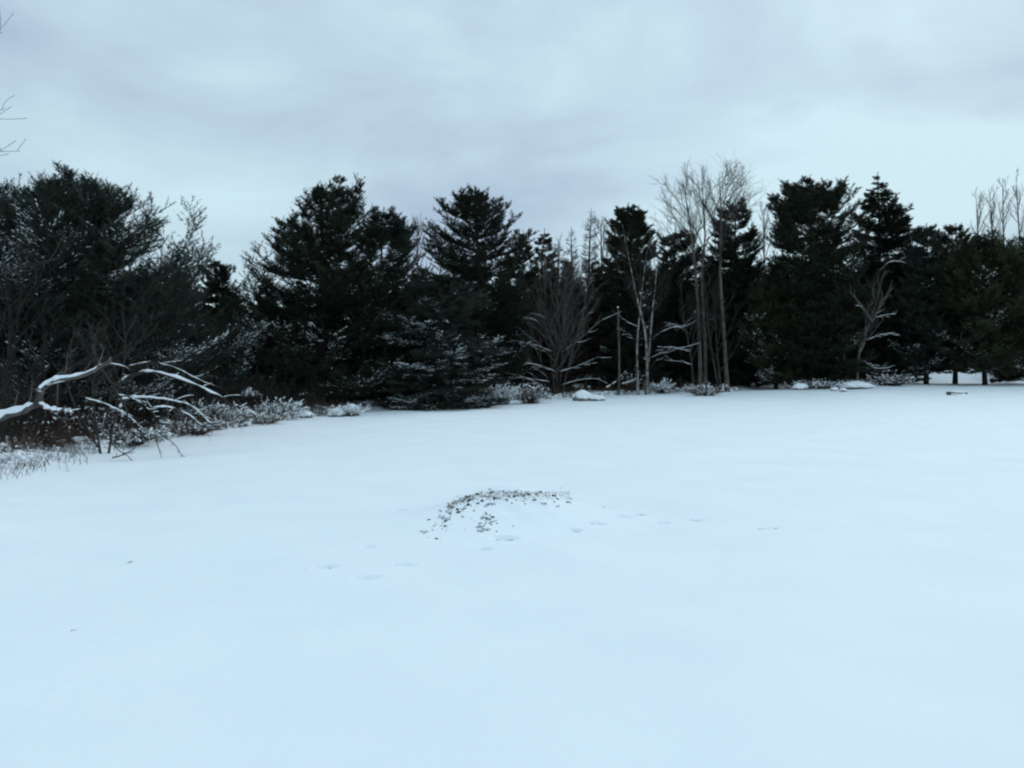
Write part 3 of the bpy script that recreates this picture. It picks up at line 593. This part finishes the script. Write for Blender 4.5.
stem('fallen_limb', 'thick forked fallen limb heavy with snow at the left edge', 'fallen limb', 16.2,
    [([(-26, 426), (0, 418), (22, 411), (36, 404), (42, 392), (50, 382), (62, 378), (82, 375), (98, 368), (112, 358)], .085, .035, 1), ([(44, 404, -.1), (58, 409, -.2), (72, 409, -.3), (84, 413, -.4)], .045, .02, 1),
     ([(50, 384), (58, 374), (66, 370), (67, 352)], .025, .008, .0)], 'grey_bark', 90)
stem('arched_sapling', 'longer snow-covered sapling bent in an arch down to the right', 'bent sapling', 22,
    [([(118, 384), (130, 376), (148, 372), (168, 375), (190, 383), (212, 392), (230, 403), (246, 418)], .05, .022, .9)], 'dark_bark', 91, tw=12)
stem('arched_sapling', 'lower snow-covered sapling bent beneath the longer arch', 'bent sapling', 21,
    [([(120, 400), (140, 397), (160, 399), (182, 402), (196, 409), (212, 425)], .035, .015, .9)], 'dark_bark', 92, tw=10)
stem('bent_branch', 'thin snowy branch bent low to the right under the two arched saplings', 'branch', 20.5, [([(150, 408), (168, 407), (186, 413), (200, 424), (206, 432)], .022, .010, .9)], 'dark_bark', 101, tw=10)
stem('bent_branch', 'snowy branch slanting over the red brush between the forked limb and the arches', 'branch', 19.8, [([(84, 398), (100, 402), (118, 410), (134, 420), (146, 432)], .025, .010, .8)], 'dark_bark', 102, tw=10)
stem('bent_branch', 'high thin branch reaching right above the longer arched sapling', 'branch', 23, [([(128, 366), (150, 362), (176, 368), (200, 380), (222, 388)], .02, .008, .6)], 'dark_bark', 103, tw=12)
stem('leaning_branch', 'dark broken branch leaning down from the left pine to the brush', 'branch', 18.5,
    [([(92, 345), (98, 362), (108, 378), (118, 394), (126, 408), (128, 424)], .03, .02, 0), ([(100, 364), (112, 358), (124, 351)], .018, .008, 0), ([(118, 394), (136, 400), (152, 412), (162, 424)], .02, .01, .6)], 'dark_bark', 93, tw=9)
stem('hanging_twig', 'dark forked twig dipping onto the snow before the left brush', 'twig', 19.2,
    [([(112, 424), (110, 438), (118, 450), (128, 456), (137, 466)], .016, .008, 0), ([(112, 426), (126, 430), (142, 438)], .014, .007, 0), ([(112, 458), (122, 455), (132, 450), (137, 444)], .018, .008, 0)], 'bark', 94, tw=7)
stem('hanging_twig', 'thin dark twig drooping to the snow right of the forked one', 'twig', 20,
    [([(150, 424), (160, 434), (172, 442), (180, 452), (182, 460)], .013, .006, 0), ([(154, 430), (158, 446), (163, 462)], .011, .005, 0)], 'bark', 95, tw=6)
stem('hanging_branch', 'pale snowy stick leaning on the foot of the largest pine', 'branch', 44,
    [([(343, 408), (342, 398), (338, 388), (336, 380)], .03, .015, .9)], 'grey_bark', 96, tw=3)
stem('leaning_branch', 'thin snowy branch slanting under the frosted evergreen', 'branch', 46.5,
    [([(466, 404), (460, 396), (452, 388), (449, 378)], .03, .012, .9)], 'grey_bark', 97, tw=6)
stem('fallen_log', 'short dark log with snow on top by the right edge', 'log', 70, [([(992, 381), (1004, 379), (1016, 376), (1032, 371)], .2, .16, .7)], 'bark', 98, tw=4)
stem('fallen_limb', 'snow-lined fallen limb propped beside the broken snag', 'fallen limb', 61, [([(606, 388), (614, 383), (620, 377), (626, 371)], .06, .03, 1), ([(622, 384), (634, 380), (640, 374)], .05, .03, 1)], 'grey_bark', 99, tw=5)

# ------------------------------------------------------------------ boulders with snow caps, snowy bushes
def boulder(label, px, py, wpx, hpx, seed, cap=.9, name='boulder'):
    x, y = hit(px, py); y += .3; k = y / F; a, c = wpx * k / 2, hpx * k / 2; rr = np.random.default_rng(seed); z = gz(x, y) - .3 * c
    root = thing(name, label, 'rock', (x, y, z)); s = seed
    q = ICO3 * (1 + .16 * wob(ICO3[:, 0] * 2, ICO3[:, 1] * 2, ICO3[:, 2] * 2, s) + .05 * wob(ICO3[:, 0] * 7, ICO3[:, 1] * 7, ICO3[:, 2] * 7, s))[:, None]
    build('stone', [(q * [a, a * .8, c * 1.1] + [0, 0, c * .35], ICO3F)], M['rock'], root)
    q2 = ICO3 * (1 + .16 * wob(ICO3[:, 0] * 3, ICO3[:, 1] * 3, ICO3[:, 2] * 3, s + 2) + .06 * wob(ICO3[:, 0] * 8, ICO3[:, 1] * 8, ICO3[:, 2] * 8, s))[:, None]; q2[:, 2] = np.where(q2[:, 2] < 0, q2[:, 2] * (.35 + .35 * wob(q2[:, 0] * 4, q2[:, 1] * 4, 0, s)), q2[:, 2])
    build('snow_cap', [(q2 * [a * cap * 1.12, a * .95 * cap, c * 1.0] + [0, 0, c * .78], ICO3F)], M['clump'], root)
boulder('pair-lobed snow-capped rock, lower left lobe, by the largest pine', 335, 417, 17, 11, 1)
boulder('taller snow-capped rock at the foot of the largest pine', 351, 416, 15, 15, 2, 1.0)
boulder('snow-capped grey boulder right of the many-stemmed maple', 583, 401, 20, 14, 3, .85)
boulder('low snow-covered stone right of the grey boulder', 598, 401, 14, 8, 4, 1.05)
boulder('snow-capped stone left of the row of stones on the right', 802, 390, 14, 9, 5, .95)
boulder('small dark stone second in the row on the right', 836, 391, 8, 5, 6, .8)
boulder('small dark stone at the middle of the snowy heap on the right', 845, 392, 8, 5, 7, .8)
boulder('wide snow heap over stones right of the row', 857, 389, 30, 10, 8, 1.05)
boulder('round snow-capped rock at the end of the long arched sapling', 246, 421, 14, 12, 9, 1.0)
boulder('small snow-capped stone left of the two rocks by the largest pine', 302, 418, 18, 9, 10, .95)

def bush(label, px, py, w_, h_, seed, n=60, mt='brush', snow=.6, name='bush'):
    x, y = hit(px, py); y += .5; r = np.random.default_rng(seed); z = gz(x, y); k = y / F; W, H = w_ * k / 2, h_ * k
    root = thing(name, label, 'bush', (x, y, z))
    ph = r.random(n) * 6.28; rad = W * np.sqrt(r.random(n)); s = np.linspace(0, 1, 7)[None, :, None]
    base = np.stack([np.cos(ph) * rad * .4, np.sin(ph) * rad * .4, 0 * ph - .05], -1)
    tip = np.stack([np.cos(ph) * rad, np.sin(ph) * rad, H * (.6 + .5 * r.random(n)) * (1 - .3 * (rad / W) ** 2)], -1)
    C = base[:, None] + (tip - base)[:, None] * s + np.stack([np.cos(ph), np.sin(ph), 0 * ph], -1)[:, None] * W * .25 * s ** 2; C[..., 2] -= H * .18 * s[..., 0] ** 3
    C += r.normal(size=C.shape) * .02 * H; R = np.linspace(.012, .005, 7)[None].repeat(n, 0) * (y / 50) ** .5
    B, _ = spawn(r, C, 5, .25, 1, .7, .25, .1, np.full((n, 5), H * .28) * (.5 + r.random((n, 5))), 5, 0, .06); RB = np.linspace(.006, .003, 5)[None].repeat(len(B), 0) * (y / 40) ** .5
    build('stems', [tubes(C, R, 4), tubes(B, RB, 3)], M[mt], root)
    P, T = interp(B, .3 + .7 * r.random((len(B), 5))); P = P.reshape(-1, 3); T = T.reshape(-1, 3); kp = (r.random(len(P)) < snow) & (P[:, 2] > .1)
    P, T = P[kp], T[kp]; sz = (.010 + .030 * r.random(len(P)) ** 3) * (y / 30) ** .5
    build('snow_clumps', [lumps(r, P, T, sz * 2.6, sz * 1.2, sz * .8, .25)], M['clump'], root)
bush('brown rounded bush left of the many-stemmed maple', 530, 404, 36, 22, 1, 140, 'red_brush', .12)
bush('snow-laden bush at the right end of the frosted evergreen', 503, 405, 28, 22, 2, 80, 'brush', .5)
bush('brown brush at the foot of the tall clump of bare trees', 706, 396, 44, 14, 3, 120, 'red_brush', .12)
bush('brown pointed brush around the foot of the birch', 636, 393, 18, 24, 4, 90, 'red_brush', .08)
bush('snow-laden bush right of the birch', 660, 394, 30, 14, 5, 80, 'brush', .45)
bush('reddish brush under the left pines behind the fallen limb', 40, 446, 90, 42, 6, 130, 'red_brush', .03)
bush('reddish brush right of the fallen limb fork', 88, 440, 60, 40, 7, 110, 'red_brush', .12)
bush('snow-laden tangle beneath the leaning dark branch', 142, 428, 36, 38, 8, 110, 'brush', .5)
bush('red-brown weeds along the bank below the arched saplings', 182, 436, 60, 18, 18, 150, 'red_brush', .08)
bush('red-brown weeds at the lower left of the bank under the tangle', 118, 446, 60, 22, 19, 150, 'red_brush', .08)
bush('tan weeds left of the snow-capped stone by the largest pine', 258, 425, 44, 14, 20, 130, 'weeds', .1)
bush('snow-laden tangle beneath the arched saplings', 200, 426, 44, 30, 9, 130, 'brush', .22)
bush('snowy weeds at the foot of the long arch', 228, 426, 34, 24, 10, 110, 'brush', .25)
bush('brown weeds left of the snow-capped rocks by the largest pine', 276, 420, 44, 20, 11, 130, 'red_brush', .25)
bush('grey-brown brush under the leaning stem at the right', 893, 386, 40, 14, 12, 160, 'brush', .12)
bush('frosted brush by the right edge beyond the low frame', 1005, 382, 34, 22, 13, 90, 'brush', .6)
bush('dry brush behind the row of stones on the right', 822, 389, 56, 11, 14, 130, 'red_brush', .15)
bush('dark brush in the shade under the frosted evergreen', 420, 408, 60, 16, 15, 110, 'brush', .25)
bush('snow-laden weeds growing over the two rocks by the largest pine', 346, 417, 34, 13, 17, 70, 'brush', .3)
bush('brown brush between the largest pine and the frosted evergreen', 385, 403, 40, 16, 16, 80, 'brush', .35)

# ------------------------------------------------------------------ uncountable growth along the field edge (stuff)
r = np.random.default_rng(17)
n = 8000; u = np.concatenate([r.uniform(-.72, -.2, n // 2), r.uniform(-.25, .72, n - n // 2)]); e = r.exponential(1.3, n) - .25
ey = edge_y(u); y = ey + e * (.3 + ey / 60) * (1 + 1.2 * (u < -.2)); x = u * y
kp = ~((u < -.45) & (e < .9) & (r.random(n) < .85)) & ~((u > -.185) & (u < -.10) & (e < 2.2)) & ~((u > .29) & (u < .34) & (e < 2)) & ~((u > .45) & (e < 6))
x, y = x[kp], y[kp]; n = len(x); z = ground0(x, y); h = (.15 + .5 * r.random(n) ** 2) * (1 + .6 * (u[kp] > -.1)) * (1 + .6 * wob(x * .6, y * .6, 0, 9)).clip(.3, 1.8)
d = unit(r, n); d[:, 2] = np.abs(d[:, 2]) + .8; d = norm(d); s = np.linspace(0, 1, 4)[None, :, None]
C = np.stack([x, y, z - .03], -1)[:, None] + d[:, None] * s * h[:, None, None] + r.normal(size=(n, 4, 3)) * .02
B, _ = spawn(r, C, 3, .3, 1, .7, .3, .1, h[:, None] * .4 * np.ones((1, 3)), 3, -.1, .1)
rad = (.004 + .004 * (y / 60))
u1 = build('undergrowth', [tubes(C, rad[:, None] * np.array([[1, .9, .7, .4]]), 3), tubes(B, (rad.repeat(3) * .6)[:, None] * np.array([[1, .8, .4]]), 3)], M['weeds'])
tag(u1, 'low brown weeds and twigs tangled along the edge of the snowy field', 'undergrowth', kind='stuff')
# snow caught on that growth
n = 5600; u = np.concatenate([r.uniform(-.66, -.18, n // 2), r.uniform(-.2, .72, n - n // 2)]); e = r.exponential(1.0, n) - .1; ey = edge_y(u); y = ey + e * (.3 + ey / 55) * (1 + .8 * (u < -.2)); x = u * y
kp = ~((u < -.45) & (e < .9) & (r.random(n) < .7)) & ~((u > -.18) & (u < -.10) & (e < 2.0)) & ~((u > .29) & (u < .34) & (e < 1.8)) & ~((u > .45)) & (wob(x * .8, y * .8, 0, 12) > -.35)
x, y = x[kp], y[kp]; n = len(x); z = ground0(x, y); sz = (.022 + .12 * r.random(n) ** 3.5) * (1 + .45 * (u[kp] > -.1)) * (y / 45) ** .4
P = np.stack([x, y, z + r.random(n) ** 2 * .32 * (1 - sz * 3).clip(.1, 1)], -1)
sc = build('snow_clumps', [lumps(r, P, unit(r, n) * [1, 1, .2], sz * 1.5, sz * 1.2, sz * .7, .2)], M['clump']); tag(sc, 'clumps of snow caught in the weeds along the field edge', 'snow', kind='stuff')
# dark leafless thicket deep under the trees
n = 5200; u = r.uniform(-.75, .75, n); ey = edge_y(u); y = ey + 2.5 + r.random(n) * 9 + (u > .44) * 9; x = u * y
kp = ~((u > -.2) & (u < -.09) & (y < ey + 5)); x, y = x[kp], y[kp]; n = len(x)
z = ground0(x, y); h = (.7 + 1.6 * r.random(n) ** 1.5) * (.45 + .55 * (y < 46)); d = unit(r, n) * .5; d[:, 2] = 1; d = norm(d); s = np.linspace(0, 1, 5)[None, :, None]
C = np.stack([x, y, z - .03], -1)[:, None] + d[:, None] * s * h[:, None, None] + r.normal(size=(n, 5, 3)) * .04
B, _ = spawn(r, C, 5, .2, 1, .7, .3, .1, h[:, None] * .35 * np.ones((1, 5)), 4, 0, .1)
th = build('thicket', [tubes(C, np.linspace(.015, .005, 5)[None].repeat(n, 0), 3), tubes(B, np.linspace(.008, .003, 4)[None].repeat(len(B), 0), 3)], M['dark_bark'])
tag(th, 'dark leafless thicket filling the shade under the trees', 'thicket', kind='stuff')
# dry grass at the lower left of the edge
n = 140; px = r.uniform(-10, 90, n); py = 478 - px * .22 + r.normal(size=n) * 4 - 2; P = np.array([hit(a, b) for a, b in zip(px, py)]); z = ground0(P[:, 0], P[:, 1]); h = .06 + .18 * r.random(n)
d = unit(r, n) * .45; d[:, 2] = 1; C = np.stack([P[:, 0], P[:, 1], z], -1)[:, None] + norm(d)[:, None] * np.linspace(0, 1, 4)[None, :, None] * h[:, None, None]; C[:, :, 0] += (np.linspace(0, 1, 4) ** 2)[None] * h[:, None] * .3 * r.normal(size=(n, 1))
dg = build('dry_grass', [tubes(C, np.linspace(.006, .002, 4)[None].repeat(n, 0), 3)], M['brush']); tag(dg, 'thin dry grass stalks poking through the snow at the lower left of the brush', 'grass', kind='stuff')

# ------------------------------------------------------------------ the mound
gx = np.linspace(MX - 2.6, MX + 2.9, 230); gy = np.linspace(MY - 2.8, MY + 1.6, 200); X, Y = np.meshgrid(gx, gy)
mh = mound_h(X, Y); Zm = ground(X, Y) + mh - .004
idx = np.arange(len(gy) - 1)[:, None] * len(gx) + np.arange(len(gx) - 1)[None, :]
f = np.stack([idx, idx + 1, idx + len(gx) + 1, idx + len(gx)], -1).reshape(-1, 4)
mz = gz(MX, MY); mroot = thing('soil_mound', 'low snow-covered mound with dark soil showing through along its crest', 'mound', (MX, MY, mz))
off = np.array([MX, MY, mz]); build('snow_cover', [(np.stack([X, Y, Zm], -1).reshape(-1, 3) - off, f)], M['snow'], mroot)
r = np.random.default_rng(23); pts = []
def scat(n, fx, fy, s0, s1):
    for _ in range(n): pts.append((fx(), fy(), s0 + (s1 - s0) * r.random() ** 2.5))
crest = lambda x: np.interp(x, [428, 445, 462, 480, 500, 530, 550, 574], [520, 504, 497, 491, 490, 491, 491, 491.5])
for _ in range(330):
    a = 446 + 126 * r.random() ** 1.25; pts.append((a, crest(a) + abs(r.normal()) * 7.0 + (.3), .012 + .036 * r.random() ** 2.5))
for _ in range(60):
    a = r.uniform(448, 500); pts.append((a, crest(a) + 4 + abs(r.normal()) * 7, .012 + .03 * r.random() ** 2.5))
for _ in range(150):
    t = r.random(); pts.append((462 - 34 * t + r.normal() * 7, 503 + 34 * t + r.normal() * 5, .011 + .03 * r.random() ** 2.5))
for _ in range(130):
    pts.append((487 + r.normal() * 5.5, 521 + r.normal() * 4.5 + 0, .010 + .026 * r.random() ** 2.2))
for a, b, s in ((490, 515, .045), (493, 517, .04), (486, 514, .035), (437, 539, .04), (435, 543, .03), (440, 548, .025), (472, 544, .025), (474, 543, .02), (510, 526, .035), (513, 526, .03), (530, 533, .022), (537, 533, .025),
                (551, 518, .025), (530, 502, .03), (527, 501, .02), (110, 596, .012), (458, 496, .045), (470, 500, .05), (490, 489, .04), (514, 496, .05), (570, 491, .04), (567, 492, .03), (446, 521, .05), (444, 516, .035), (431, 523, .03), (436, 523, .025), (459, 512, .05)): pts.append((a, b, s))
pts = [p for p in pts if p[2] > .03 or math.sin(p[0] * .9 + p[1] * .5) + math.sin(p[0] * .37 - p[1] * 1.1 + 1) + math.sin(p[0] * .21 + 2) > -.55 + r.normal() * .4]
W = np.array([(*hit(a, b), s) for a, b, s in pts]); px_ = np.array([p[0] for p in pts]); py_ = np.array([p[1] for p in pts])
z = ground(W[:, 0], W[:, 1]) + np.maximum(mound_h(W[:, 0], W[:, 1]), 0) - .012
P = np.stack([W[:, 0], W[:, 1], z], -1) - off; s = W[:, 2] * (.42 + .32 * r.random(len(W)))
mossy = (np.abs(px_ - 537) < 12) & (py_ < 501)
build('soil_clumps', [lumps(r, P[~mossy], unit(r, (~mossy).sum()) * [1, 1, .2], s[~mossy] * 1.3, s[~mossy], s[~mossy] * .75, .28)], M['soil'], mroot, smooth=False)
build('moss_clumps', [lumps(r, P[mossy], unit(r, mossy.sum()) * [1, 1, .2], s[mossy] * 1.3, s[mossy], s[mossy] * .7, .28)], M['moss'], mroot, smooth=False)
n = 900; a = 448 + 122 * r.random(n) ** 1.2; b = crest(a) + np.abs(r.normal(size=n)) * 4 + 1; Wg = np.array([hit(p, q) for p, q in zip(a, b)]); z = ground0(Wg[:, 0], Wg[:, 1]) + mound_h(Wg[:, 0], Wg[:, 1]) - .01
P = np.stack([Wg[:, 0], Wg[:, 1], z], -1) - off; build('grass_blades', [needles(r, P, np.array([[0, 0, 1.]]).repeat(n, 0), .05, .007, .9)], M['straw'], mroot, smooth=False)

SL = [(a, b, .05) for a, b, _ in pts if r.random() < .07] 
P2 = np.array([hit(a + r.normal() * 2, b + r.normal() * 1.5) for a, b, _ in SL]); z = ground(P2[:, 0], P2[:, 1]) + np.maximum(mound_h(P2[:, 0], P2[:, 1]), 0) - .006; sz = .025 + .035 * r.random(len(P2))
build('slush', [lumps(r, np.stack([P2[:, 0], P2[:, 1], z], -1) - off, unit(r, len(P2)) * [1, 1, .1], sz * 1.5, sz, sz * .22, .2)], M['slush'], mroot)
V = []
for (a, b, l, wd, an, d) in PRINTS[:17]:
    m_ = 16; q = r.normal(size=(m_, 2)) * [l * .34, wd * .34]; c_, s_ = math.cos(an), math.sin(an); V.append(np.stack([a + q[:, 0] * c_ - q[:, 1] * s_, b + q[:, 0] * s_ + q[:, 1] * c_], -1))
V = np.concatenate(V); n = len(V); z = ground(V[:, 0], V[:, 1]) + np.maximum(mound_h(V[:, 0], V[:, 1]), 0) + .004; sz = .012 + .018 * r.random(n)
tag(build('slush', [lumps(r, np.stack([V[:, 0], V[:, 1], z], -1), unit(r, n) * [1, 1, .1], sz * 1.5, sz, sz * .3, .2)], M['slush']), 'greyish pressed snow in the bottoms of the footprints', 'snow', kind='stuff')

# ------------------------------------------------------------------ small low frame on the snow at the right
x, y = hit(957, 395); z = gz(x, y); k = y / F; hw = 10 * k
z -= .09
fr = thing('wooden_frame', 'low snow-covered board on short posts out on the field at the right', 'board', (x, y, z))
def box(cx, cy, cz, sx, sy, sz, tilt=0):
    v = np.array([(a, b, c) for a in (-1, 1) for b in (-1, 1) for c in (-1, 1)], float) * [sx / 2, sy / 2, sz / 2]
    c_, s_ = math.cos(tilt), math.sin(tilt); v = np.stack([v[:, 0] * c_ - v[:, 2] * s_, v[:, 1], v[:, 0] * s_ + v[:, 2] * c_], -1) + [cx, cy, cz]
    return v, np.array([[0, 1, 3, 2], [4, 6, 7, 5], [0, 4, 5, 1], [2, 3, 7, 6], [0, 2, 6, 4], [1, 5, 7, 3]])
build('board', [box(0, 0, .23, 2 * hw * .8, .35, .06, .03)], M['wood'], fr, smooth=False)
build('post', [box(-hw * .82, 0, .12, .13, .3, .34, .22)], M['wood'], fr, smooth=False)
build('post', [box(hw * .95, 0, .12, .06, .1, .34)], M['wood'], fr, smooth=False)
q = ICO3 * (1 + .06 * wob(ICO3[:, 0] * 3, ICO3[:, 1] * 3, ICO3[:, 2] * 3, 4))[:, None]
build('snow_cap', [(q * [hw * .85, .30, .07] + [.1, -.03, .29], ICO3F), (q * [hw * .7, .35, .17] + [.2, -.15, .02], ICO3F)], M['clump'], fr)
